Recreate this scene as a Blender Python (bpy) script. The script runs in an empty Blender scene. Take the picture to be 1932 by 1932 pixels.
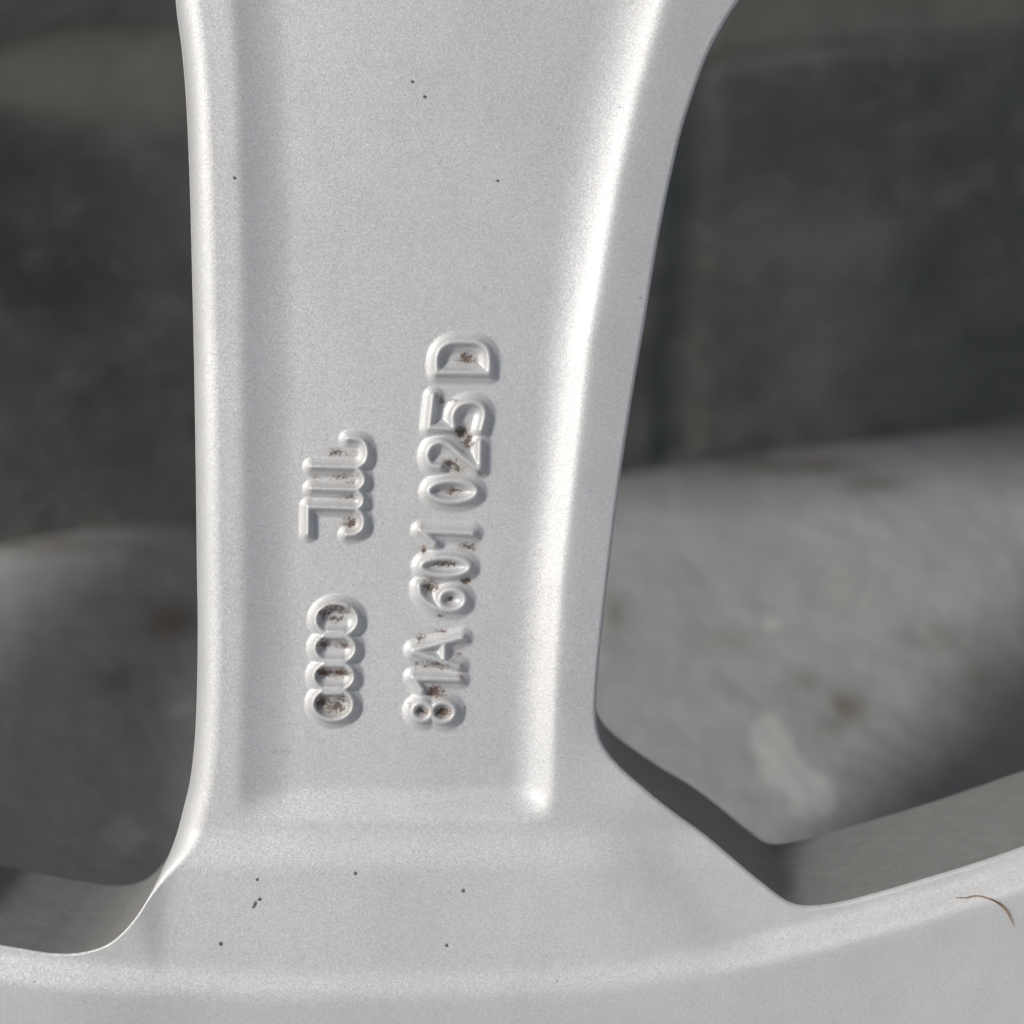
import bpy, math, random
import numpy as np
from mathutils import Vector, Matrix, Euler

# ------------------------------------------------------------------ camera, light, exposure
S = 0.09 / 1932.0            # metres per picture unit at the spoke's surface
PI = math.pi
THETA = math.radians(35)     # camera looks down by this much
PSI = math.radians(13)       # the wall runs away to the right
DIST = 0.16                  # camera to spoke
LBACK = 0.16                 # spoke to the foot of the wall, along the view
UP = Vector((0, math.sin(THETA), math.cos(THETA)))
FW = Vector((0, math.cos(THETA), -math.sin(THETA)))
PH = (DIST + LBACK) * (math.sin(THETA) - .018 * math.cos(THETA)) - DIST * math.sin(THETA)
P0 = Vector((0, 0, PH))
RX = PI / 2 - THETA
scene = bpy.context.scene
COL = scene.collection

cam_d = bpy.data.cameras.new('camera')
cam = bpy.data.objects.new('camera', cam_d); COL.objects.link(cam)
cam.location = P0 - FW * DIST
cam.rotation_euler = (RX, 0, 0)
cam_d.sensor_width = 36
cam_d.lens = 18 / (0.045 / DIST)
cam_d.clip_start = 0.005; cam_d.clip_end = 500
cam_d.dof.use_dof = True
cam_d.dof.focus_distance = DIST - .0008
cam_d.dof.aperture_fstop = 21
scene.camera = cam

SUN_LOCAL = Vector((-.67, .39, .63)).normalized()      # towards the sun, in the wheel's frame
ROT = Euler((RX, 0, 0)).to_matrix()
sun_dir = ROT @ SUN_LOCAL
sun_d = bpy.data.lights.new('sun', 'SUN')
sun_d.energy = 3.25; sun_d.angle = math.radians(7); sun_d.color = (1, .975, .94)
sun = bpy.data.objects.new('sun', sun_d); COL.objects.link(sun)
sun.rotation_euler = sun_dir.to_track_quat('Z', 'Y').to_euler()
sun.location = (0, -1, 2)
world = bpy.data.worlds.new('World'); scene.world = world; world.use_nodes = True
wn = world.node_tree
sky = wn.nodes.new('ShaderNodeTexSky'); sky.sky_type = 'NISHITA'; sky.sun_disc = False
sky.sun_elevation = math.asin(sun_dir.z)
sky.sun_rotation = math.atan2(sun_dir.x, sun_dir.y)
sky.dust_density = 5.0; sky.air_density = 0.6; sky.ozone_density = 0.6
wn.links.new(sky.outputs[0], wn.nodes['Background'].inputs[0])
wn.nodes['Background'].inputs[1].default_value = .10
scene.view_settings.view_transform = 'Standard'
scene.view_settings.look = 'None'
scene.view_settings.gamma = 1
scene.view_settings.use_curve_mapping = False
scene.view_settings.exposure = -0.36

# ------------------------------------------------------------------ helpers
def tag(o, label=None, cat=None, group=None, kind=None):
    if label: o['label'] = label
    if cat: o['category'] = cat
    if group: o['group'] = group
    if kind: o['kind'] = kind
    return o

class NT:
    def __init__(s, name):
        s.m = bpy.data.materials.new(name); s.m.use_nodes = True
        s.t = s.m.node_tree; s.b = s.t.nodes['Principled BSDF']
    def n(s, typ, **kw):
        nd = s.t.nodes.new(typ)
        for k, v in kw.items():
            if k.startswith('i_'):
                k = k[2:]; k = int(k) if k.isdigit() else k
                if isinstance(v, bpy.types.NodeSocket): s.t.links.new(v, nd.inputs[k])
                else: nd.inputs[k].default_value = v
            else: setattr(nd, k, v)
        return nd
    def math(s, op, a, b=0.0, c=None, clamp=False):
        nd = s.n('ShaderNodeMath', operation=op, use_clamp=clamp, i_0=a, i_1=b)
        if c is not None:
            if isinstance(c, bpy.types.NodeSocket): s.t.links.new(c, nd.inputs[2])
            else: nd.inputs[2].default_value = c
        return nd.outputs[0]
    def vm(s, op, a, b):
        return s.n('ShaderNodeVectorMath', operation=op, i_0=a, i_1=b).outputs[0]
    def ramp(s, fac, stops):
        nd = s.n('ShaderNodeValToRGB'); s.t.links.new(fac, nd.inputs[0])
        e = nd.color_ramp.elements
        while len(e) < len(stops): e.new(.5)
        for i, (p, c) in enumerate(stops):
            e[i].position = p; e[i].color = (c, c, c, 1) if not hasattr(c, '__len__') else (*c, 1)
        return nd.outputs[0]
    def mix(s, f, a, b, blend='MIX'):
        nd = s.n('ShaderNodeMix', data_type='RGBA', blend_type=blend)
        for i, v in ((0, f), (6, a), (7, b)):
            if isinstance(v, bpy.types.NodeSocket): s.t.links.new(v, nd.inputs[i])
            else: nd.inputs[i].default_value = v if i == 0 else (*v, 1)
        return nd.outputs[2]
    def noise(s, vec, scale, detail=3, rough=.5, dist=0.0):
        return s.n('ShaderNodeTexNoise', i_Vector=vec, i_Scale=scale, i_Detail=detail, i_Roughness=rough, i_Distortion=dist).outputs[0]
    def lk(s, a, b): s.t.links.new(a, b)

def make_metal():
    k = NT('cast_silver_paint')
    tc = k.n('ShaderNodeTexCoord').outputs['Object']
    geo = k.n('ShaderNodeNewGeometry').outputs['Normal']
    # flakes in the lacquer: every cell has its own small tilt
    f1 = k.n('ShaderNodeTexVoronoi', i_Vector=tc, i_Scale=15000.0).outputs['Color']
    f2 = k.n('ShaderNodeTexVoronoi', i_Vector=tc, i_Scale=7000.0).outputs['Color']
    a = k.vm('SUBTRACT', f1, (.5, .5, .5)); b = k.vm('SUBTRACT', f2, (.5, .5, .5))
    a = k.vm('MULTIPLY', a, (.15, .15, .15)); b = k.vm('MULTIPLY', b, (.08, .08, .08))
    nn = k.n('ShaderNodeVectorMath', operation='NORMALIZE', i_0=k.vm('ADD', geo, k.vm('ADD', a, b))).outputs[0]
    # orange peel of the paint
    bmp = k.n('ShaderNodeBump', i_Strength=.35, i_Distance=.00004, i_Height=k.noise(tc, 6000, 3, .6), i_Normal=nn).outputs[0]
    k.lk(bmp, k.b.inputs['Normal'])
    cb = k.n('ShaderNodeBump', i_Strength=.3, i_Distance=.00002, i_Height=k.noise(tc, 1500, 2, .5)).outputs[0]
    k.lk(cb, k.b.inputs['Coat Normal'])
    base = (.60, .605, .62)
    # faint large clouding and fine dust
    cl = k.ramp(k.noise(tc, 60, 4, .55), [(.3, (.535, .553, .56)), (.7, (.595, .612, .62))])
    # dirty specks
    v = k.n('ShaderNodeTexVoronoi', i_Vector=tc, i_Scale=420.0)
    sp = k.math('LESS_THAN', v.outputs['Distance'], k.math('MULTIPLY', k.n('ShaderNodeSeparateColor', i_0=v.outputs['Color']).outputs[1], .042))
    pick = k.math('GREATER_THAN', k.n('ShaderNodeSeparateColor', i_0=v.outputs['Color']).outputs[0], .62)
    spk = k.math('MULTIPLY', sp, pick)
    blue = k.math('GREATER_THAN', k.n('ShaderNodeSeparateColor', i_0=v.outputs['Color']).outputs[2], .72)
    spc = k.mix(blue, (.09, .095, .09), (.07, .15, .34))
    c = k.mix(k.math('MULTIPLY', spk, .65), cl, spc)
    # dark grain of pits
    v2 = k.n('ShaderNodeTexVoronoi', i_Vector=tc, i_Scale=4600.0)
    g = k.math('LESS_THAN', v2.outputs['Distance'], .26)
    gp = k.math('GREATER_THAN', k.n('ShaderNodeSeparateColor', i_0=v2.outputs['Color']).outputs[0], .70)
    zone = k.ramp(k.noise(tc, 45, 3, .5), [(.40, 0.12), (.62, .62)])
    c = k.mix(k.math('MULTIPLY', k.math('MULTIPLY', g, gp), zone), c, (.33, .34, .35))
    # brown dirt caught round the raised marks
    d = k.n('ShaderNodeAttribute', attribute_name='dirt').outputs['Fac']
    dn = k.noise(tc, 2900, 4, .75)
    dn2 = k.noise(tc, 900, 3, .6)
    dd = k.math('ADD', d, k.math('MULTIPLY_ADD', dn, 2.6, k.math('MULTIPLY_ADD', dn2, .7, -1.65)))
    dm = k.math('MULTIPLY', k.math('SUBTRACT', dd, .36), 2.0, clamp=True)
    dm = k.math('MULTIPLY', dm, k.math('MULTIPLY', d, 4.0, clamp=True))
    film = k.math('MULTIPLY', d, .6, clamp=True)
    c = k.mix(film, c, (.36, .31, .26))
    wm = k.ramp(k.noise(k.vm('MULTIPLY', tc, (1, .35, 1)), 130, 5, .65, .5), [(.48, 0.0), (.75, .22)])
    c = k.mix(wm, c, (.43, .41, .37))
    dc = k.mix(dn2, (.035, .027, .02), (.17, .125, .09))
    c = k.mix(k.math('MULTIPLY', dm, .95), c, dc)
    gm = k.n('ShaderNodeAttribute', attribute_name='wall_dark').outputs['Fac']  # walls of the openings get a darker, less metallic grey
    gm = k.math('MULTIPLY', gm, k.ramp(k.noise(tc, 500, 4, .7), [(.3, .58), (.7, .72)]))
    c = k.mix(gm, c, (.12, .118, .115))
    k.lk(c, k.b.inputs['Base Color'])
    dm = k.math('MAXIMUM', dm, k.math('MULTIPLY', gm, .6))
    k.lk(k.math('MULTIPLY_ADD', dm, -.3, .35), k.b.inputs['Metallic'])
    k.lk(k.math('MULTIPLY_ADD', dm, .3, k.math('MULTIPLY_ADD', k.noise(tc, 90, 4, .6), .12, .51)), k.b.inputs['Roughness'])
    k.b.inputs['Coat Weight'].default_value = .25
    k.b.inputs['Coat Roughness'].default_value = .28
    return k.m

def simple(name, c1, c2, scale, rough=.8, bump=.3, bd=.0005, detail=5):
    k = NT(name)
    tc = k.n('ShaderNodeTexCoord').outputs['Object']
    n = k.noise(tc, scale, detail, .6)
    k.lk(k.ramp(n, [(.3, c1), (.7, c2)]), k.b.inputs['Base Color'])
    k.b.inputs['Roughness'].default_value = rough
    k.lk(k.n('ShaderNodeBump', i_Strength=bump, i_Distance=bd, i_Height=n).outputs[0], k.b.inputs['Normal'])
    return k.m

METAL = make_metal()

def grid_mesh(name, co, faces, normals=None, attrs=None, mat=None, parent=None):
    """co (n,3) float, faces (m,4) int"""
    used = np.zeros(len(co), bool); used[faces.ravel()] = True
    remap = np.cumsum(used) - 1
    co = co[used]; faces = remap[faces]
    me = bpy.data.meshes.new(name)
    me.vertices.add(len(co)); me.vertices.foreach_set('co', co.astype(np.float32).ravel())
    me.loops.add(faces.size); me.loops.foreach_set('vertex_index', faces.astype(np.int32).ravel())
    me.polygons.add(len(faces))
    me.polygons.foreach_set('loop_start', np.arange(0, faces.size, 4, dtype=np.int32))
    me.polygons.foreach_set('loop_total', np.full(len(faces), 4, np.int32))
    me.polygons.foreach_set('use_smooth', np.ones(len(faces), bool))
    me.update(calc_edges=True)
    if attrs:
        for k_, v in attrs.items():
            at = me.attributes.new(k_, 'FLOAT', 'POINT'); at.data.foreach_set('value', v[used].astype(np.float32))
    if normals is not None:
        me.normals_split_custom_set_from_vertices(normals[used].astype(np.float32).tolist())
    if mat: me.materials.append(mat)
    o = bpy.data.objects.new(name, me); COL.objects.link(o)
    if parent: o.parent = parent
    return o

def sst(x, a, b):
    t = np.clip((x - a) / (b - a), 0, 1); return t * t * (3 - 2 * t)

def catmull(pts, closed=False, step=6.0):
    P = [np.array(p, float) for p in pts]; n = len(P); out = []
    rng = range(n if closed else n - 1)
    for i in rng:
        if closed: p0, p1, p2, p3 = P[i - 1], P[i], P[(i + 1) % n], P[(i + 2) % n]
        else: p0, p1, p2, p3 = P[max(i - 1, 0)], P[i], P[i + 1], P[min(i + 2, n - 1)]
        # centripetal parametrisation
        def tj(ti, a, b): return ti + max(np.linalg.norm(b - a), 1e-6) ** .5
        t0 = 0; t1 = tj(t0, p0, p1) if i > 0 or closed else 1.0; t2 = tj(t1, p1, p2); t3 = tj(t2, p2, p3) if (i < n - 2 or closed) else t2 + 1.0
        k = max(2, int(np.linalg.norm(p2 - p1) / step))
        for t in np.linspace(t1, t2, k, endpoint=False):
            A1 = (t1 - t) / (t1 - t0) * p0 + (t - t0) / (t1 - t0) * p1
            A2 = (t2 - t) / (t2 - t1) * p1 + (t - t1) / (t2 - t1) * p2
            A3 = (t3 - t) / (t3 - t2) * p2 + (t - t2) / (t3 - t2) * p3
            B1 = (t2 - t) / (t2 - t0) * A1 + (t - t0) / (t2 - t0) * A2
            B2 = (t3 - t) / (t3 - t1) * A2 + (t - t1) / (t3 - t1) * A3
            out.append((t2 - t) / (t2 - t1) * B1 + (t - t1) / (t2 - t1) * B2)
    if not closed: out.append(P[-1])
    return np.array(out)

def seg_dist(px, py, poly, closed):
    """distance of points to a polyline"""
    a = poly; b = np.roll(poly, -1, 0)
    if not closed: a = a[:-1]; b = b[:-1]
    best = np.full(px.shape, 1e18)
    for (ax, ay), (bx, by) in zip(a, b):
        dx, dy = bx - ax, by - ay
        L = dx * dx + dy * dy
        if L < 1e-12:
            d = (px - ax) ** 2 + (py - ay) ** 2
        else:
            t = np.clip(((px - ax) * dx + (py - ay) * dy) / L, 0, 1)
            d = (px - ax - t * dx) ** 2 + (py - ay - t * dy) ** 2
        np.minimum(best, d, out=best)
    return np.sqrt(best)

def inside(px, py, poly):
    c = np.zeros(px.shape, bool)
    a = poly; b = np.roll(poly, -1, 0)
    for (ax, ay), (bx, by) in zip(a, b):
        if ay == by: continue
        m = ((ay > py) != (by > py)) & (px < (bx - ax) * (py - ay) / (by - ay) + ax)
        c ^= m
    return c

# ------------------------------------------------------------------ the cast shape, in picture units
LO, HI = -260.0, 2200.0
LEFT_EDGE = [(318, -300), (322, -120), (327, 0), (338, 90), (345, 180), (351, 330), (355, 500), (359, 700), (362, 900), (364, 1060), (366, 1180),
             (365, 1300), (361, 1400), (352, 1480), (340, 1532), (319, 1611), (287, 1686), (255, 1734), (213, 1772), (160, 1789), (106, 1790), (53, 1782), (0, 1773), (-120, 1748), (-320, 1700)]
RIGHT_EDGE = [(2300, 1452), (2100, 1532), (1932, 1597), (1835, 1629), (1755, 1653), (1649, 1684), (1569, 1703), (1516, 1707), (1486, 1699), (1436, 1663), (1383, 1619),
              (1330, 1575), (1276, 1536), (1223, 1493), (1170, 1447), (1143, 1414), (1130, 1385), (1125, 1345), (1127, 1296), (1133, 1227), (1148, 1090),
              (1173, 889), (1197, 730), (1216, 618), (1234, 505), (1253, 398), (1272, 309), (1290, 234), (1314, 159), (1337, 98), (1361, 51), (1393, 0), (1480, -110), (1600, -300)]
le = catmull(LEFT_EDGE, step=9); re_ = catmull(RIGHT_EDGE, step=9)
HOLE_L = np.vstack([le, [(-900, 1700), (-900, -900), (318, -900)]])
HOLE_R = np.vstack([re_, [(1600, -900), (3000, -900), (3000, 1452)]])
HUB = np.array([700.0, -1984.0]); RARC = 3840.0

def cubic(F, u, v, step):
    """Catmull-Rom lookup of raster F[row v, col u]"""
    x = (u - LO) / step; y = (v - LO) / step
    n = F.shape[0]
    x = np.clip(x, 1, n - 3.001); y = np.clip(y, 1, n - 3.001)
    ix = x.astype(int); iy = y.astype(int); fx = x - ix; fy = y - iy
    def w(t): return (-.5*t + t*t - .5*t**3, 1 - 2.5*t*t + 1.5*t**3, .5*t + 2*t*t - 1.5*t**3, -.5*t*t + .5*t**3)
    wx = w(fx); wy = w(fy); out = 0
    for j in range(4):
        r = 0
        for i in range(4): r = r + wx[i] * F[iy + j - 1, ix + i - 1]
        out = out + wy[j] * r
    return out

ST6 = 6.0
ax6 = np.arange(LO, HI + ST6, ST6)
GU, GV = np.meshgrid(ax6, ax6)
sdL = seg_dist(GU, GV, le, False); sdL = np.where(inside(GU, GV, HOLE_L), -sdL, sdL)
sdR = seg_dist(GU, GV, re_, False); sdR = np.where(inside(GU, GV, HOLE_R), -sdR, sdR)
SD = np.minimum(sdL, sdR)

def blur(F, sig):
    r = int(sig * 3) + 1; k = np.exp(-.5 * (np.arange(-r, r + 1) / sig) ** 2); k /= k.sum()
    G = np.pad(F, r, mode='edge')
    G = sum(k[i] * G[i:i + F.shape[0], :] for i in range(2 * r + 1))
    return sum(k[i] * G[:, i:i + F.shape[1]] for i in range(2 * r + 1))

ST3 = 3.0
ax3 = np.arange(LO, HI + ST3, ST3)
U3, V3 = np.meshgrid(ax3, ax3)
sdl3 = np.clip(cubic(sdL, U3, V3, ST6), -40, 500)
ARC = catmull([(-400, 1748), (-260, 1776), (0, 1819), (160, 1838), (298, 1848), (600, 1858), (957, 1854), (1200, 1836), (1330, 1815), (1489, 1781), (1702, 1724), (1932, 1653), (2200, 1562), (2400, 1490)], step=10)
AF = np.interp(np.arange(-300, 2300, 5.0), ARC[:, 0], ARC[:, 1]); AF = np.convolve(np.pad(AF, 12, mode='reflect', reflect_type='odd'), np.ones(25) / 25, 'valid')
AG = np.gradient(AF, 5.0)
def arc_d(U_, V_):
    x_ = np.arange(-300, 2300, 5.0)
    return (V_ - np.interp(U_, x_, AF)) / np.sqrt(1 + np.interp(U_, x_, AG) ** 2)
rr = arc_d(U3, V3)
ln = lambda x: np.logaddexp(0, x / 14.0) * 14.0
# the recess: its left, right and lower side each fall away on their own width
yy = [-400, -200, 0, 150, 400, 800, 1200, 1400, 1700]
lc = np.interp(V3, yy, [428, 432, 436, 446, 452, 455, 457, 452, 447])
rc = np.interp(V3, [-400, -200, 0, 180, 350, 520, 650, 850, 1000, 1100, 1300, 1480, 1700], [1430, 1330, 1250, 1200, 1162, 1132, 1108, 1085, 1067, 1055, 1043, 1036, 1030])
cave = lambda x: 1 - (1 - np.clip(x, 0, 1)) ** 2.2
fl = 1 - (1 - np.clip((U3 - lc - 4) / 92, 0, 1)) ** 1.6; fr = cave((rc - U3 + 2) / (80 + 55 * sst(-V3, -950, 50))); fb = sst(1552 - V3, -2, 68)
H = 18 * (1 - .5 * sst(-V3, -900, 50) * sst(U3, 780, 1000)) * (1 - fl * fr * fb)
ln2 = lambda x: np.logaddexp(0, x / 26.0) * 26.0
H = H - .16 * ln(U3 - rc - 12) * sst(U3, 800, 900) * (1 - sst(V3, 1340, 1540))     # right rib slopes away
H = H + 13 * sst(V3, 1556, 1640)                                                  # spoke foot rises
Q_L = ((340 + (V3 - 1500) * (-.118)) - U3)                                        # chamfer left of this line
Q_R = (U3 - (1150 + (V3 - 1560) * .75)) * .8                                      # and gently right of this one
# beside the left opening the metal lifts a little towards the edge; on the right it falls away
a1 = .16 * np.logaddexp(0, -(rr + 24) / 12) * 12; a2 = .30 * np.logaddexp(0, Q_L / 8) * 8
H = H + a1 * a2 / (a1 ** 3 + a2 ** 3 + 1e-6) ** (1 / 3) * sst(V3, 1500, 1660) * (1 - sst(U3, 420, 600))
c3 = .25 * ln2(Q_R) * sst(V3, 1480, 1640)
H = H - c3 * 17 / (c3 ** 3 + 17 ** 3) ** (1 / 3)
H = H - 16 + 22 * ((V3 - 850) / 1000) ** 2                                             # the spoke is dished along its length
H = H - 5 * (np.clip(U3 - 560, 0, 900) / 350) ** 2 * fl * fr * fb
H = H + (1 - sst(np.abs(U3 - 1000), 12, 45)) * .5 * sst(V3, 1640, 1670)            # faint ridge in the foot
ar = sst(rr, -38, 20)
riml = 47 + 9 * (1 - sst(U3, 150, 420)) - (.15 + .16 * sst(U3, 1000, 1700)) * np.logaddexp(0, (rr - 20) / 10) * 10 - .0003 * np.maximum(rr, 0) ** 2
H = H * (1 - ar) + riml * ar
H = blur(H, 2.8)

# ---- raised characters: ridges as strokes
def zc(u0, v0, k):
    return lambda pts: np.array([(u0 + k * x, v0 + k * y) for x, y in pts])
ZA, ZB, ZC, ZD = zc(548.9, 781.3, .13368), zc(555.3, 1091.2, .15044), zc(755.5, 594.0, .1939), zc(742.6, 955.6, .22736)
def ell(cx, cy, rx, ry, n=28): return [(cx + rx * math.cos(t), cy + ry * math.sin(t)) for t in np.linspace(0, 2 * PI, n + 1)]
def sm(z, pts, st=2.5): return catmull(z(pts), step=st)
GLYPHS = [
 ('raised_letter', 'raised letter D', [sm(ZC, [(355, 545), (352, 430), (385, 335), (470, 272), (620, 258), (760, 270), (835, 325), (862, 410), (862, 555)]), ZC([(355, 558), (862, 565)])], 1.0),
 ('raised_digit', 'raised digit 5 beside the letter D', [ZC([(318, 790), (285, 1085)]), ZC([(285, 1098), (525, 1108)]), sm(ZC, [(525, 1105), (512, 980), (570, 885), (690, 848), (785, 880), (818, 960), (785, 1120)])], 1.0),
 ('raised_digit', 'raised digit 2', [sm(ZC, [(385, 1478), (300, 1462), (262, 1370), (300, 1278), (390, 1238), (480, 1275), (600, 1380), (765, 1495)]), ZC([(770, 1495), (775, 1245)])], 1.0),
 ('raised_digit', 'raised digit 0 beside the digit 2', [ZC(ell(508, 1718, 232, 102))], 1.0),
 ('raised_digit', 'raised digit 1 between two zeros', [ZD([(235, 205), (655, 222)]), ZD([(225, 200), (340, 305)])], 1.0),
 ('raised_digit', 'raised digit 0 beside the digit 6', [ZD(ell(430, 500, 200, 74))], 1.0),
 ('raised_digit', 'raised digit 6', [ZD(ell(487, 775, 104, 82)), sm(ZD, [(500, 857), (390, 852), (290, 805), (225, 735), (215, 665)])], 1.0),
 ('raised_letter', 'raised letter A', [ZD([(165, 1195), (570, 1088)]), ZD([(165, 1205), (540, 1330)]), ZD([(418, 1135), (418, 1280)])], 1.0),
 ('raised_digit', 'raised digit 1 between 8 and A', [ZD([(175, 1425), (545, 1436)]), ZD([(165, 1420), (235, 1525)])], 1.0),
 ('raised_digit', 'raised digit 8', [ZD(ell(237, 1703, 78, 72)), ZD(ell(412, 1705, 95, 80))], 1.0),
 ('raised_mark', 'raised foundry mark of upright strokes with hooked ends', [ZA([(240, 1690), (240, 1300)]), ZA([(240, 1308), (940, 1330)]),
     sm(ZA, [(930, 1335), (1005, 1270), (1012, 1180), (930, 1075)]), ZA([(285, 1050), (940, 1068)]),
     sm(ZA, [(930, 1068), (1018, 990), (1025, 880), (930, 765)]), ZA([(285, 738), (940, 752)]),
     sm(ZA, [(930, 750), (1030, 690), (1070, 590), (1065, 470), (1010, 375), (900, 340), (800, 345)]),
     sm(ZA, [(930, 1345), (1005, 1430), (1025, 1540), (990, 1640), (890, 1695), (780, 1705)])], .85),
 ('raised_emblem', 'raised emblem of four linked rings', [ZB(ell(cx, cy, rx, ry, 40)) for cx, cy, rx, ry in ((530, 520, 262, 205), (512, 880, 252, 182), (497, 1232, 250, 178), (487, 1580, 250, 196))], .85),
]
LENSES = ZB([(520, 700), (505, 1057), (492, 1406)])
BX = []
for _, _, st, _ in GLYPHS:
    A = np.vstack(st); BX.append((A[:, 0].min() - 34, A[:, 0].max() + 34, A[:, 1].min() - 34, A[:, 1].max() + 34))

def glyph_h(u, v):
    """height of raised characters, and the nearest glyph with its distance"""
    h = np.zeros(u.shape); dmin = np.full(u.shape, 99.0); idx = np.full(u.shape, -1, np.int32)
    top = np.full(u.shape, 99.0)
    for g, (nm, lb, st, wdt) in enumerate(GLYPHS):
        b = BX[g]; m = (u > b[0]) & (u < b[1]) & (v > b[2]) & (v < b[3])
        if not m.any(): continue
        x = u[m]; y = v[m]; d = np.full(x.shape, 99.0)
        for s_ in st: d = np.minimum(d, seg_dist(x, y, s_, False))
        if nm == 'raised_emblem':
            for lx, ly in LENSES:
                for o_ in (-4.5, 0, 4.5):
                    d = np.minimum(d, seg_dist(x, y, np.array([(lx - 15, ly + o_), (lx + 15, ly + o_)]), False))
        d = d / wdt
        old = dmin[m]; nw = d < old
        idx[m] = np.where(nw, g, idx[m]); dmin[m] = np.minimum(old, d)
    e = dmin
    hh = 10.2 * (1 - sst(e, 2.4, 10.6)) + 5.6 * (1 - sst(e, 8.5, 22))
    return hh, e, idx
GA_U, GA_V, GST = 520.0, 570.0, 1.0
gu_, gv_ = np.meshgrid(np.arange(GA_U, 980, GST), np.arange(GA_V, 1420, GST))
GH, GE, GI = glyph_h(gu_, gv_)
GH = blur(GH, 1.8)
def glyph_at(u, v):
    hh = np.zeros(u.shape); e = np.full(u.shape, 99.0); ix = np.full(u.shape, -1, np.int32)
    m = (u > GA_U + 3) & (u < 975) & (v > GA_V + 3) & (v < 1415)
    x = (u[m] - GA_U) / GST; y = (v[m] - GA_V) / GST
    i_ = x.astype(int); j_ = y.astype(int); fx = x - i_; fy = y - j_
    def w(t): return ((1 - t) ** 3 / 6, (3 * t**3 - 6 * t*t + 4) / 6, (-3 * t**3 + 3 * t*t + 3 * t + 1) / 6, t**3 / 6)
    wx = w(fx); wy = w(fy); o = 0
    for jj in range(4):
        r_ = 0
        for ii in range(4): r_ = r_ + wx[ii] * GH[j_ + jj - 1, i_ + ii - 1]
        o = o + wy[jj] * r_
    hh[m] = o; e[m] = GE[j_, i_]; ix[m] = GI[j_, i_]
    return hh, e, ix

def height(u, v):
    h = cubic(H, u, v, ST3)
    sd = cubic(SD, u, v, ST6)
    # rounded-over edge, rounder on the left flank
    R = 8 + 48 * (1 - sst(u, 500, 700)) * (1 - sst(v, 1560, 1700)) - 4.5 * sst(v, 1560, 1700) * (1 - sst(u, 600, 900))
    t = np.clip(R - sd, 0, R * .985)
    h = h - (R - np.sqrt(R * R - t * t))
    gh, e, idx = glyph_at(u, v)
    return h + gh, e, idx

def spacing(lo, hi, dlo, dhi, fine, coarse):
    return np.concatenate([np.arange(lo, dlo, coarse), np.arange(dlo, dhi, fine), np.arange(dhi, hi, coarse)])
us = spacing(-230, 2170, 545, 955, .95, 2.3)
vs = spacing(-230, 2170, 600, 1390, .95, 2.3)
UU, VV = np.meshgrid(us, vs)
nr, nc = UU.shape
sd = cubic(SD, UU, VV, ST6)
ins = sd > 0
near = ins.copy()
pad_ = np.pad(ins, 1)
for dy in (0, 1, 2):
    for dx in (0, 1, 2): near |= pad_[dy:dy + nr, dx:dx + nc]
prj = near & ~ins
pu, pv = UU[prj], VV[prj]
def grad_sd(u, v):
    e = 2.0
    gx = cubic(SD, u + e, v, ST6) - cubic(SD, u - e, v, ST6); gy = cubic(SD, u, v + e, ST6) - cubic(SD, u, v - e, ST6)
    l = np.hypot(gx, gy) + 1e-9; return gx / l, gy / l
for _ in range(3):
    gx, gy = grad_sd(pu, pv); s0 = cubic(SD, pu, pv, ST6); pu = pu - gx * s0; pv = pv - gy * s0
UU[prj] = pu; VV[prj] = pv
keep = near.ravel()
u = UU.ravel(); v = VV.ravel()
h = np.zeros(u.size); e_ = np.full(u.size, 99.0); gi = np.full(u.size, -1, np.int32)
h[keep], e_[keep], gi[keep] = height(u[keep], v[keep])
nrm = np.zeros((u.size, 3)); nrm[:, 2] = 1
ee = .9
hx = (height(u[keep] + ee, v[keep])[0] - height(u[keep] - ee, v[keep])[0]) / (2 * ee)
hy = (height(u[keep], v[keep] + ee)[0] - height(u[keep], v[keep] - ee)[0]) / (2 * ee)
nn = np.stack([-hx, hy, np.ones_like(hx)], 1); nn /= np.linalg.norm(nn, axis=1)[:, None]
nrm[keep] = nn
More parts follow.
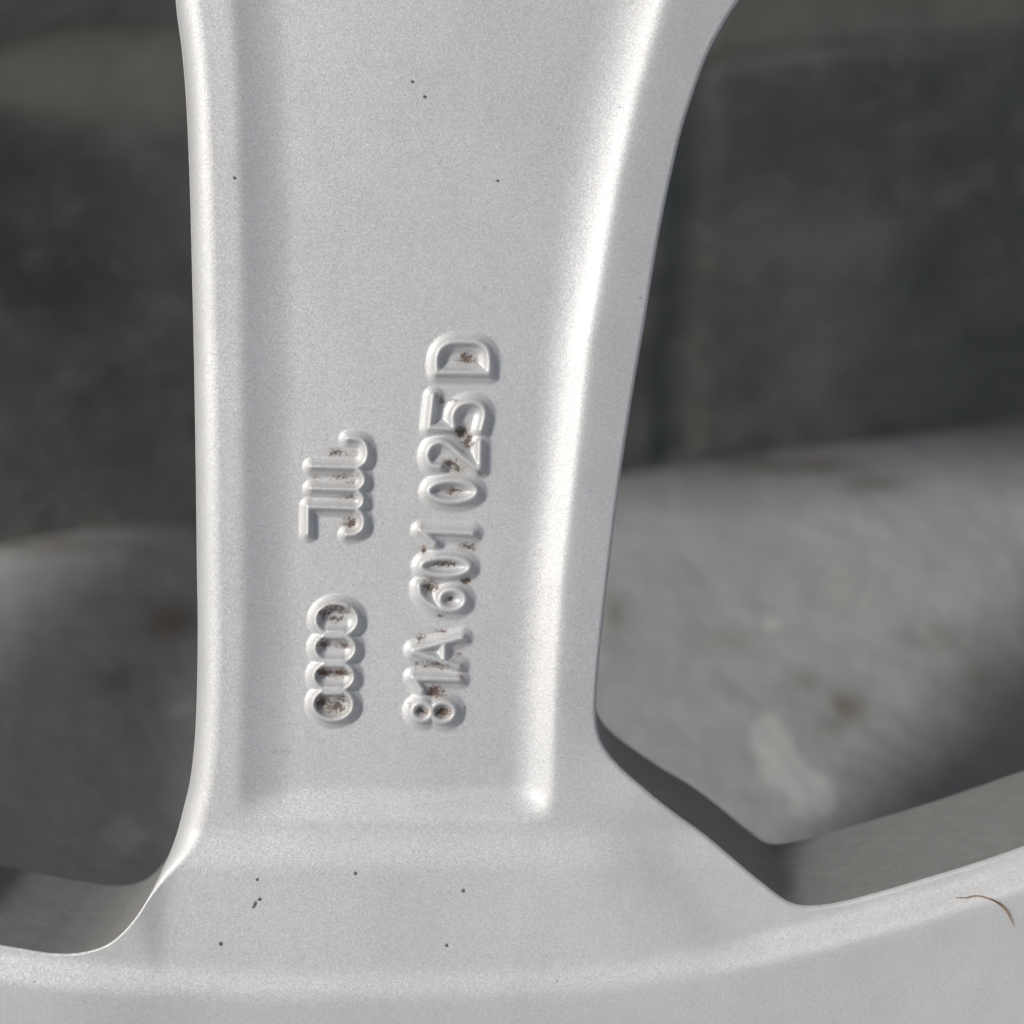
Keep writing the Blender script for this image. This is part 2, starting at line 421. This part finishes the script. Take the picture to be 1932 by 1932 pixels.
# dirt
DIRT = [(880, 675, 15, 9, .8), (833, 754, 5, 6, .9), (856, 754, 5, 3, .7), (870, 815, 10, 9, 1), (881, 832, 9, 12, .8), (849, 874, 10, 7, .9), (862, 885, 12, 7, .7), (903, 892, 7, 5, .6),
        (856, 926, 14, 6, .75), (881, 1031, 14, 6, .8), (799, 1037, 5, 6, .9), (840, 1064, 16, 4, .95), (813, 1107, 12, 9, .9), (879, 1096, 8, 5, .95), (849, 1130, 6, 4, .9), (830, 1162, 6, 2, .8),
        (793, 1205, 8, 7, .7), (829, 1191, 12, 4, .55), (865, 1235, 6, 5, .6), (820, 1255, 24, 6, .75), (790, 1252, 12, 5, .5), (818, 1306, 9, 8, 1.25), (828, 1308, 12, 6, .8), (772, 1326, 4, 7, .6), (796, 1343, 8, 5, 1),
        (836, 1344, 11, 6, 1.2), (877, 1340, 2, 5, .7), (868, 1275, 5, 5, .55), (631, 853, 11, 6, .75), (660, 858, 14, 7, .4), (645, 900, 22, 6, .6), (665, 908, 12, 5, .5), (595, 900, 8, 5, .5),
        (655, 938, 18, 6, .5), (660, 986, 12, 8, .9), (636, 1150, 22, 8, .75), (612, 1158, 9, 8, .8), (630, 1167, 12, 5, .9), (612, 1215, 10, 7, .8), (645, 1217, 20, 6, .6), (614, 1269, 14, 5, 1.1), (642, 1270, 16, 5, 1.05), (628, 1275, 24, 5, .7),
        (608, 1325, 10, 10, 1.0), (630, 1335, 22, 10, .8), (645, 1322, 12, 8, .7), (798, 782, 4, 3, 0.3), (535, 1420, 18, 3, .33), (1237, 1500, 12, 6, .55), (1250, 1512, 8, 4, .45)]
dirt = np.zeros(u.size)
for du, dv, a_, b_, s_ in DIRT:
    a_ *= 1.2; b_ *= 1.25
    m = (np.abs(u - du) < 3 * a_) & (np.abs(v - dv) < 3 * b_)
    dirt[m] = np.maximum(dirt[m], s_ * np.exp(-.5 * (((u[m] - du) / a_) ** 2 + ((v[m] - dv) / b_) ** 2) * 1.3))
CO = np.stack([(u - 966) * S, (966 - v) * S, h * S], 1)
ID = np.arange(nr * nc).reshape(nr, nc)
F = np.stack([ID[1:, :-1].ravel(), ID[1:, 1:].ravel(), ID[:-1, 1:].ravel(), ID[:-1, :-1].ravel()], 1)
fk = keep[F].all(1) & ins.ravel()[F].any(1)
F = F[fk]
# which part a face belongs to
eF = e_[F].min(1); gF = gi[F].max(1)
gl = np.where(eF < 22.5, gF, -1)
rF = arc_d(u[F].mean(1), v[F].mean(1))
isrim = (rF > -20) & (gl < 0)
# walls of the openings
E = np.concatenate([F[:, [0, 1]], F[:, [1, 2]], F[:, [2, 3]], F[:, [3, 0]]]); fi = np.tile(np.arange(len(F)), 4)
key = np.minimum(E[:, 0], E[:, 1]) * (nr * nc) + np.maximum(E[:, 0], E[:, 1])
uq, inv, cnt = np.unique(key, return_inverse=True, return_counts=True)
bd = cnt[inv] == 1
outer = (u <= us[0] + .01) | (u >= us[-1] - .01) | (v <= vs[0] + .01) | (v >= vs[-1] - .01)
bd &= ~(outer[E[:, 0]] & outer[E[:, 1]])
BE = E[bd]; Bf = fi[bd]
bv = np.unique(BE)
gx, gy = grad_sd(u[bv], v[bv])
levels = [0, 3, 9, 22, 60, 130, 220, 320, 410, 445, 458, 462]
drf = .03 + .05 * sst(v[bv], 1420, 1640) - .11 * (1 - sst(v[bv], 0, 900)) * (u[bv] > 900)
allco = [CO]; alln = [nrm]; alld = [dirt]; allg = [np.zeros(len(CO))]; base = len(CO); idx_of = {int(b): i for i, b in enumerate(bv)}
look = np.full(len(CO), -1); look[bv] = np.arange(len(bv))
for li, dep in enumerate(levels):
    off = drf * dep
    if dep > 445: off = off - (dep - 445) * .9
    cu = u[bv] - gx * off; cv = v[bv] - gy * off
    z = h[bv] - dep
    allco.append(np.stack([(cu - 966) * S, (966 - cv) * S, z * S], 1))
    w_ = 0.0 if li == 0 else 1.0
    n_ = np.stack([-gx, gy, drf], 1)
    if dep > 445: n_[:, 2] = -.8
    if li == 0: n_ = nrm[bv].copy()
    n_ /= np.linalg.norm(n_, axis=1)[:, None]
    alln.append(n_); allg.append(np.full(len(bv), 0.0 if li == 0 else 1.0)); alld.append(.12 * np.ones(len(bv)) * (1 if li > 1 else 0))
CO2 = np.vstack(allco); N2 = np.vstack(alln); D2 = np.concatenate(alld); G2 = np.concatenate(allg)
WF = []
for li in range(len(levels) - 1):
    b0 = base + li * len(bv); b1 = b0 + len(bv)
    i0 = look[BE[:, 0]]; i1 = look[BE[:, 1]]
    WF.append(np.stack([b0 + i1, b0 + i0, b1 + i0, b1 + i1], 1))
WF = np.vstack(WF); wrim = np.tile(isrim[Bf] | (rF[Bf] > -150), len(levels) - 1)

wheel = bpy.data.objects.new('alloy_wheel', None); COL.objects.link(wheel)
wheel.empty_display_size = .05
wheel.location = P0; wheel.rotation_euler = (RX, 0, 0)
tag(wheel, 'silver painted cast alloy wheel, one broad spoke with raised numbers running down to its rim', 'wheel')
spoke = grid_mesh('spoke', CO2, np.vstack([F[(gl < 0) & ~isrim], WF[~wrim]]), N2, {'dirt': D2, 'wall_dark': G2}, METAL, wheel)
rim = grid_mesh('rim', CO2, np.vstack([F[isrim], WF[wrim]]), N2, {'dirt': D2, 'wall_dark': G2}, METAL, wheel)
for g, (nm, lb, st, w_) in enumerate(GLYPHS):
    o = grid_mesh(nm, CO2, F[gl == g], N2, {'dirt': D2, 'wall_dark': G2}, METAL, spoke)
    o['label'] = lb

# rest of the wheel, outside the picture: barrel round the rim, hub and the other spokes, added with angles and sizes chosen for their shadows
def lathe(name, prof, n, parent, mat, smooth=True, cx=(HUB[0] - 966) * S, cy=(966 - HUB[1]) * S):
    t = np.linspace(0, 2 * PI, n, endpoint=False)
    co = np.array([(cx + r * math.cos(a), cy + r * math.sin(a), z) for r, z in prof for a in t])
    fs = []
    for j in range(len(prof) - 1):
        for i in range(n):
            fs.append((j * n + i, j * n + (i + 1) % n, (j + 1) * n + (i + 1) % n, (j + 1) * n + i))
    return grid_mesh(name, co, np.array(fs), None, {'dirt': np.zeros(len(co))}, mat, parent)
R0 = RARC * S
# ring continuing the rim (starts beyond the modelled sheet), barrel standing towards the viewer
lathe('barrel', [(R0 + .0120, -.0052), (R0 + .0165, -.0035), (R0 + .0215, .003), (R0 + .0235, .012), (R0 + .0245, .030), (R0 + .027, .043), (R0 + .029, .046),
                 (R0 + .0265, .018), (R0 + .0255, .004), (R0 + .0255, -.02), (R0 + .020, -.024), (R0 + .0125, -.0215), (R0 + .0120, -.0052)], 160, wheel, METAL)

def slab(pts, z0, z1, name, bevel=.93):
    n = len(pts); co = []
    cx = sum(p[0] for p in pts) / n; cy = sum(p[1] for p in pts) / n
    rings = [(z1, 1.0), (z1 + .002, 1.02), (z0 - .003, 1.0), (z0, bevel), (z0, .4), (z0, .01)]
    for z, k_ in rings:
        for (x, y) in pts: co.append(((cx + (x - cx) * k_ - 966) * S, (966 - cy - (y - cy) * k_) * S, z))
    fs = [(j * n + i, j * n + (i + 1) % n, (j + 1) * n + (i + 1) % n, (j + 1) * n + i) for j in range(len(rings) - 1) for i in range(n)]
    return grid_mesh(name, np.array(co), np.array(fs), None, {'dirt': np.zeros(len(co))}, METAL, wheel)
def arm(deg, r0, r1, w0, w1):
    a_ = math.radians(deg); dx, dy = math.sin(a_), math.cos(a_)
    L_, R_ = [], []
    for t in np.linspace(0, 1, 12):
        r_ = r0 + (r1 - r0) * t; w = (w0 + (w1 - w0) * t) / 2 + 160 * max(0, (t - .82) / .18) ** 2 + 120 * max(0, (.2 - t) / .2) ** 2
        L_.append((HUB[0] + dx * r_ - dy * w, HUB[1] + dy * r_ + dx * w)); R_.append((HUB[0] + dx * r_ + dy * w, HUB[1] + dy * r_ - dx * w))
    return slab(L_ + R_[::-1], .0006, -.018, 'spoke')
for dg in (72, 144, 216, 278): arm(dg, 900, RARC + 150, 740, 640)
def sector(a0, a1, prof, name):
    t = np.radians(np.linspace(a0, a1, 140)); n = len(t); cx, cy = (HUB[0] - 966) * S, (966 - HUB[1]) * S
    co = np.array([(cx + r * math.sin(a), cy - r * math.cos(a), z) for r, z in prof for a in t])
    fs = np.array([(j * n + i, j * n + i + 1, (j + 1) * n + i + 1, (j + 1) * n + i) for j in range(len(prof) - 1) for i in range(n - 1)])
    return grid_mesh(name, co, fs, None, {'dirt': np.zeros(len(co))}, METAL, wheel)
sector(22.2, 360 - 13.4, [(R0 - .0048, -.0205), (R0 - .0036, -.0002), (R0 - .0030, .0006), (R0 - .0014, .0008), (R0 + .0012, .0020), (R0 + .006, .0004), (R0 + .0122, -.0028), (R0 + .0165, -.0037)], 'rim')
t_ = np.linspace(0, 2 * PI, 48, endpoint=False)
slab([(HUB[0] + 1050 * math.cos(a), HUB[1] + 1050 * math.sin(a)) for a in t_], .0012, -.022, 'hub')
slab([(230, -700), (322, -229), (1548, -229), (1750, -700)], .0006, -.0205, 'spoke_root', 1.0)

# ------------------------------------------------------------------ the fibre and loose crumbs on the paint
def surf(u_, v_):
    hh = height(np.array([u_], float), np.array([v_], float))[0][0]
    return hh
def tube(name, pts, rad, mat, n=8):
    pts = [Vector(p) for p in pts]; co = []; fs = []
    for i, p in enumerate(pts):
        d = (pts[min(i + 1, len(pts) - 1)] - pts[max(i - 1, 0)]).normalized()
        s_ = d.cross(Vector((0, 0, 1))).normalized(); t_ = s_.cross(d)
        for j in range(n):
            a_ = 2 * PI * j / n
            co.append(p + (s_ * math.cos(a_) + t_ * .7 * math.sin(a_)) * rad[i])
    for i in range(len(pts) - 1):
        for j in range(n): fs.append((i * n + j, i * n + (j + 1) % n, (i + 1) * n + (j + 1) % n, (i + 1) * n + j))
    return grid_mesh(name, np.array(co), np.array(fs), None, None, mat, None)
fp = catmull([(1678.8 + .131 * x, 1614.3 + .131 * y) for x, y in [(885, 556), (960, 548), (1030, 545), (1100, 520), (1190, 510), (1300, 530), (1420, 575), (1520, 650), (1620, 770), (1670, 860), (1718, 965)]], step=3)
nfp = len(fp); random.seed(4)
rad = []
for i in range(nfp):
    t = i / (nfp - 1)
    rad.append((.5 + 1.15 * math.sin(PI * min(1, t * 1.02)) ** .8 * (.55 + .9 * math.exp(-((t - .66) / .2) ** 2)) + random.uniform(-.12, .12)) * S)
lift = [(2.0 + 5.0 * math.sin(PI * i / (nfp - 1))) for i in range(nfp)]
pts = [((a_ - 966) * S, (966 - b_) * S, (surf(a_, b_) + lift[i]) * S) for i, (a_, b_) in enumerate(fp)]
fib_mat = simple('dry_fibre', (.10, .045, .02), (.42, .27, .13), 900, .6)
fib = tube('dry_fibre', pts, rad, fib_mat)
fib.matrix_world = Matrix.Translation(P0) @ ROT.to_4x4()
tag(fib, 'thin curved brown plant fibre lying on the silver rim at lower right', 'plant fibre')

crumb_mat = simple('dirt_crumb', (.13, .12, .10), (.25, .22, .18), 4000, .9)
def crumb(u_, v_, a_, b_, ang, label):
    rng = random.Random(int(u_ * 7 + v_)); co = []; fs = []; n = 10; m = 5
    for j in range(m + 1):
        ph = PI * j / m
        for i in range(n):
            th = 2 * PI * i / n; k = 1 + rng.uniform(-.28, .28)
            x = a_ * math.sin(ph) * math.cos(th) * k; y = b_ * math.sin(ph) * math.sin(th) * k; z = min(a_, b_) * .6 * math.cos(ph)
            co.append(((x * math.cos(ang) - y * math.sin(ang)) * S, (x * math.sin(ang) + y * math.cos(ang)) * S, (z + .3 * min(a_, b_)) * S))
    for j in range(m):
        for i in range(n): fs.append((j * n + i, (j + 1) * n + i, (j + 1) * n + (i + 1) % n, j * n + (i + 1) % n))
    o = grid_mesh('dirt_crumb', np.array(co), np.array(fs), None, None, crumb_mat, None)
    o.matrix_world = Matrix.Translation(P0) @ ROT.to_4x4() @ Matrix.Translation(((u_ - 966) * S, (966 - v_) * S, surf(u_, v_) * S))
    tag(o, label, 'dirt crumb', 'crumbs of dirt stuck on the silver paint')
crumb(484, 1700, 7.5, 2.6, 1.1, 'long dark crumb of dirt on the foot of the spoke at lower left')
crumb(493, 1690, 3.4, 2.8, .5, 'small round crumb touching the upper end of the long dark crumb')
crumb(489, 1653, 2.6, 2.8, .2, 'pale grey crumb just above the long dark crumb')
crumb(672, 1642, 2.8, 3.0, .2, 'dark crumb below the recessed panel, on the spoke foot under the ring emblem')
crumb(874, 1674, 3.0, 4.0, -.3, 'dark crumb on the spoke foot below the number column')
crumb(421, 1772, 3.4, 3.6, .8, 'brownish crumb near the lower left fillet of the spoke')
crumb(843, 1775, 3.0, 3.2, .8, 'brownish crumb just above the rim ridge at lower centre')
crumb(777, 152, 3.2, 2.6, .3, 'upper left one of the two dark crumbs near the top of the recess')
crumb(800, 180, 3.0, 2.8, .3, 'lower right one of the two dark crumbs near the top of the recess')
crumb(938, 338, 3.0, 2.4, .3, 'lone dark crumb on the recess floor above the letter D')
crumb(443, 337, 2.6, 3.0, .3, 'lone dark crumb on the left rib of the spoke')

# ------------------------------------------------------------------ wall and ground behind
def ray(u_, v_):
    c = Vector(((u_ - 966), (966 - v_), -DIST / S)); return (ROT @ c).normalized()
CAM = P0 - FW * DIST
WD = Vector((math.cos(PSI), math.sin(PSI), 0)); WNRM = Vector((math.sin(PSI), -math.cos(PSI), 0))   # faces the viewer
J = CAM + (FW + UP * .018) * (DIST + LBACK)
def on_wall(u_, v_):
    d = ray(u_, v_); t = (J - CAM).dot(WNRM) / d.dot(WNRM); p = CAM + d * t
    return (p - J).dot(WD), p.z
def on_ground(u_, v_):
    d = ray(u_, v_); t = -CAM.z / d.z; p = CAM + d * t; return p.x, p.y
jz = on_wall(200, 135)[1]; jz2 = on_wall(1700, 35)[1]; jv = on_wall(1282, 650)[0]
print('DBG wall joint heights', jz, jz2, 'vertical joint', jv, 'P height', PH)

def wall_mat():
    k = NT('painted_block')
    tc = k.n('ShaderNodeTexCoord').outputs['Object']
    n1 = k.noise(tc, 28, 6, .6, .4); n2 = k.noise(tc, 130, 5, .65)
    c = k.ramp(n1, [(.3, (.105, .115, .105)), (.52, (.20, .212, .196)), (.72, (.34, .35, .325))])
    sc = k.ramp(k.noise(k.vm('MULTIPLY', tc, (1, 1, 1.6)), 95, 6, .75, .8), [(.50, 0.0), (.72, 1.0)])
    c = k.mix(k.math('MULTIPLY', sc, .7), c, (.34, .33, .29))
    mo = k.n('ShaderNodeAttribute', attribute_name='mortar').outputs['Fac']
    mm = k.math('MULTIPLY', mo, k.ramp(n2, [(.25, .45), (.6, 1.0)]))
    c = k.mix(mm, c, (.46, .44, .37))
    k.lk(c, k.b.inputs['Base Color']); k.b.inputs['Roughness'].default_value = .62
    hh = k.math('ADD', n1, k.math('MULTIPLY', n2, .4))
    k.lk(k.n('ShaderNodeBump', i_Strength=.8, i_Distance=.003, i_Height=hh).outputs[0], k.b.inputs['Normal'])
    return k.m
BH = (jz + jz2) / 2; MJ = .010; BL = .29
xs = np.unique(np.concatenate([np.arange(-2.5, -.32, .02), np.arange(-.32, .42, .0018), np.arange(.42, 2.5, .02)]))
zs = np.unique(np.concatenate([np.arange(-.02, .25, .0018), np.arange(.25, .9, .01)]))
X, Z = np.meshgrid(xs, zs)
k_ = np.floor((Z - (BH - MJ / 2)) / BH) + 1
zz = np.minimum(np.abs(Z - (np.round(Z / BH)) * BH), 1)
zz = np.where(np.round(Z / BH) < 1, 1, zz)
row = np.floor(Z / BH)
xo = X - jv - (row % 2) * BL * .5
xd = np.abs(xo - np.round(xo / BL) * BL)
rng = np.random.default_rng(3)
wob = .0012 * np.sin(X * 60 + 1) + .0008 * np.sin(X * 143 + Z * 90)
gh_ = 1 - sst(zz + wob, .0035, .0075); gv_ = 1 - sst(xd + .5 * wob, .0018, .0048)
dep = -.0045 * np.maximum(gh_, 0) - .0025 * gv_ + .0012 * np.sin(X * 35) * np.cos(Z * 41) + .0006 * np.sin(X * 97 + Z * 120)
# slight overhang of mortar: fuller at its lower edge
P = np.stack([J.x + WD.x * X + WNRM.x * dep, J.y + WD.y * X + WNRM.y * dep, Z], -1).reshape(-1, 3)
n0, n1_ = X.shape; ID = np.arange(n0 * n1_).reshape(n0, n1_)
FW_ = np.stack([ID[:-1, :-1].ravel(), ID[:-1, 1:].ravel(), ID[1:, 1:].ravel(), ID[1:, :-1].ravel()], 1)
wallo = grid_mesh('block_wall', P, FW_, None, {'mortar': (gh_ * .9).ravel()}, wall_mat(), None)
tag(wallo, 'dark grey green painted block wall behind the wheel, pale mortar joint along it', 'wall')

def ground_mat():
    k = NT('worn_painted_ground')
    tc = k.n('ShaderNodeTexCoord').outputs['Object']
    n1 = k.noise(tc, 22, 6, .6, .3); n2 = k.noise(tc, 160, 5, .6); n3 = k.noise(tc, 9, 4, .5, .5)
    c = k.ramp(n1, [(.3, (.25, .268, .270)), (.55, (.31, .328, .330)), (.75, (.36, .373, .373))])
    c = k.mix(k.math('MULTIPLY', k.ramp(n3, [(.52, 0.0), (.66, 1.0)]), .45), c, (.17, .13, .10))
    at = k.n('ShaderNodeAttribute', attribute_name='pale').outputs['Fac']
    pm = k.ramp(k.math('ADD', at, k.math('MULTIPLY', k.math('SUBTRACT', k.noise(tc, 70, 3, .5), .5), 1.0)), [(.44, 0.0), (.56, 1.0)])
    c = k.mix(k.math('MULTIPLY', pm, .55), c, (.50, .49, .485))
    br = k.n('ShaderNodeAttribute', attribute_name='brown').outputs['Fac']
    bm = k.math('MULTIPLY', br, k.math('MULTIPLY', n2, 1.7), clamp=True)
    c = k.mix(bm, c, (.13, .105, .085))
    k.lk(c, k.b.inputs['Base Color']); k.b.inputs['Roughness'].default_value = .75
    k.lk(k.n('ShaderNodeBump', i_Strength=.6, i_Distance=.002, i_Height=k.math('ADD', n1, n2)).outputs[0], k.b.inputs['Normal'])
    return k.m
gxs = np.unique(np.concatenate([-np.geomspace(.45, 200, 24)[::-1], np.arange(-.45, .45, .0022), np.geomspace(.45, 200, 24)]))
gys = np.unique(np.concatenate([-np.geomspace(.35, 200, 24)[::-1], np.arange(-.35, .35, .0022), np.geomspace(.35, 200, 24)]))
X, Y = np.meshgrid(gxs, gys)
pale = np.zeros(X.shape); brown = np.zeros(X.shape)
def blob(F_, u_, v_, a_, b_, s_, sharp=False):
    cx, cy = on_ground(u_, v_); ex, ey = on_ground(u_ + a_, v_); fx, fy = on_ground(u_, v_ + b_)
    ra = math.hypot(ex - cx, ey - cy); rb = math.hypot(fx - cx, fy - cy)
    q_ = ((X - cx) / ra) ** 2 + ((Y - cy) / rb) ** 2
    return np.maximum(F_, s_ * np.exp(-.7 * q_))
for b in [(1455, 1385, 34, 45, 1), (1480, 1450, 50, 40, 1), (1530, 1495, 45, 48, 1), (1450, 1345, 26, 20, .8), (1470, 1520, 34, 26, .8), (340, 1330, 60, 40, .5), (250, 1560, 70, 60, .6), (210, 1620, 50, 30, .55), (330, 1180, 40, 60, .5),
          (1750, 1120, 60, 16, .6), (1460, 1165, 40, 14, .75), (330, 1400, 60, 30, .5), (300, 1480, 40, 60, .52)]:
    pale = blob(pale, *b)
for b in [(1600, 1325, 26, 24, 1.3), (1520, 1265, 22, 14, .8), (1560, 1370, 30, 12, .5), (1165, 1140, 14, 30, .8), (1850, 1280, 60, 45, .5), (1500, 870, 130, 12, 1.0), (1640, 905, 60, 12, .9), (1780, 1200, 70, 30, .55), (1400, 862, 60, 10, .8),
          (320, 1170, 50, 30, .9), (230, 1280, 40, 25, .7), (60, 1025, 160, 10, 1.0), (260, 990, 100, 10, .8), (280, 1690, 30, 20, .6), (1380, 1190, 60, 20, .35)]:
    brown = blob(brown, *b)
zg = .0009 * np.sin(X * 40 + 1) * np.cos(Y * 33) * (np.abs(X) < .45) * (np.abs(Y) < .35)
P = np.stack([X, Y, zg - .001], -1).reshape(-1, 3)
n0, n1_ = X.shape; ID = np.arange(n0 * n1_).reshape(n0, n1_)
FG = np.stack([ID[:-1, :-1].ravel(), ID[:-1, 1:].ravel(), ID[1:, 1:].ravel(), ID[1:, :-1].ravel()], 1)
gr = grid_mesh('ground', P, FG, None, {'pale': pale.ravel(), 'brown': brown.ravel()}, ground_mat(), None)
tag(gr, kind='structure')
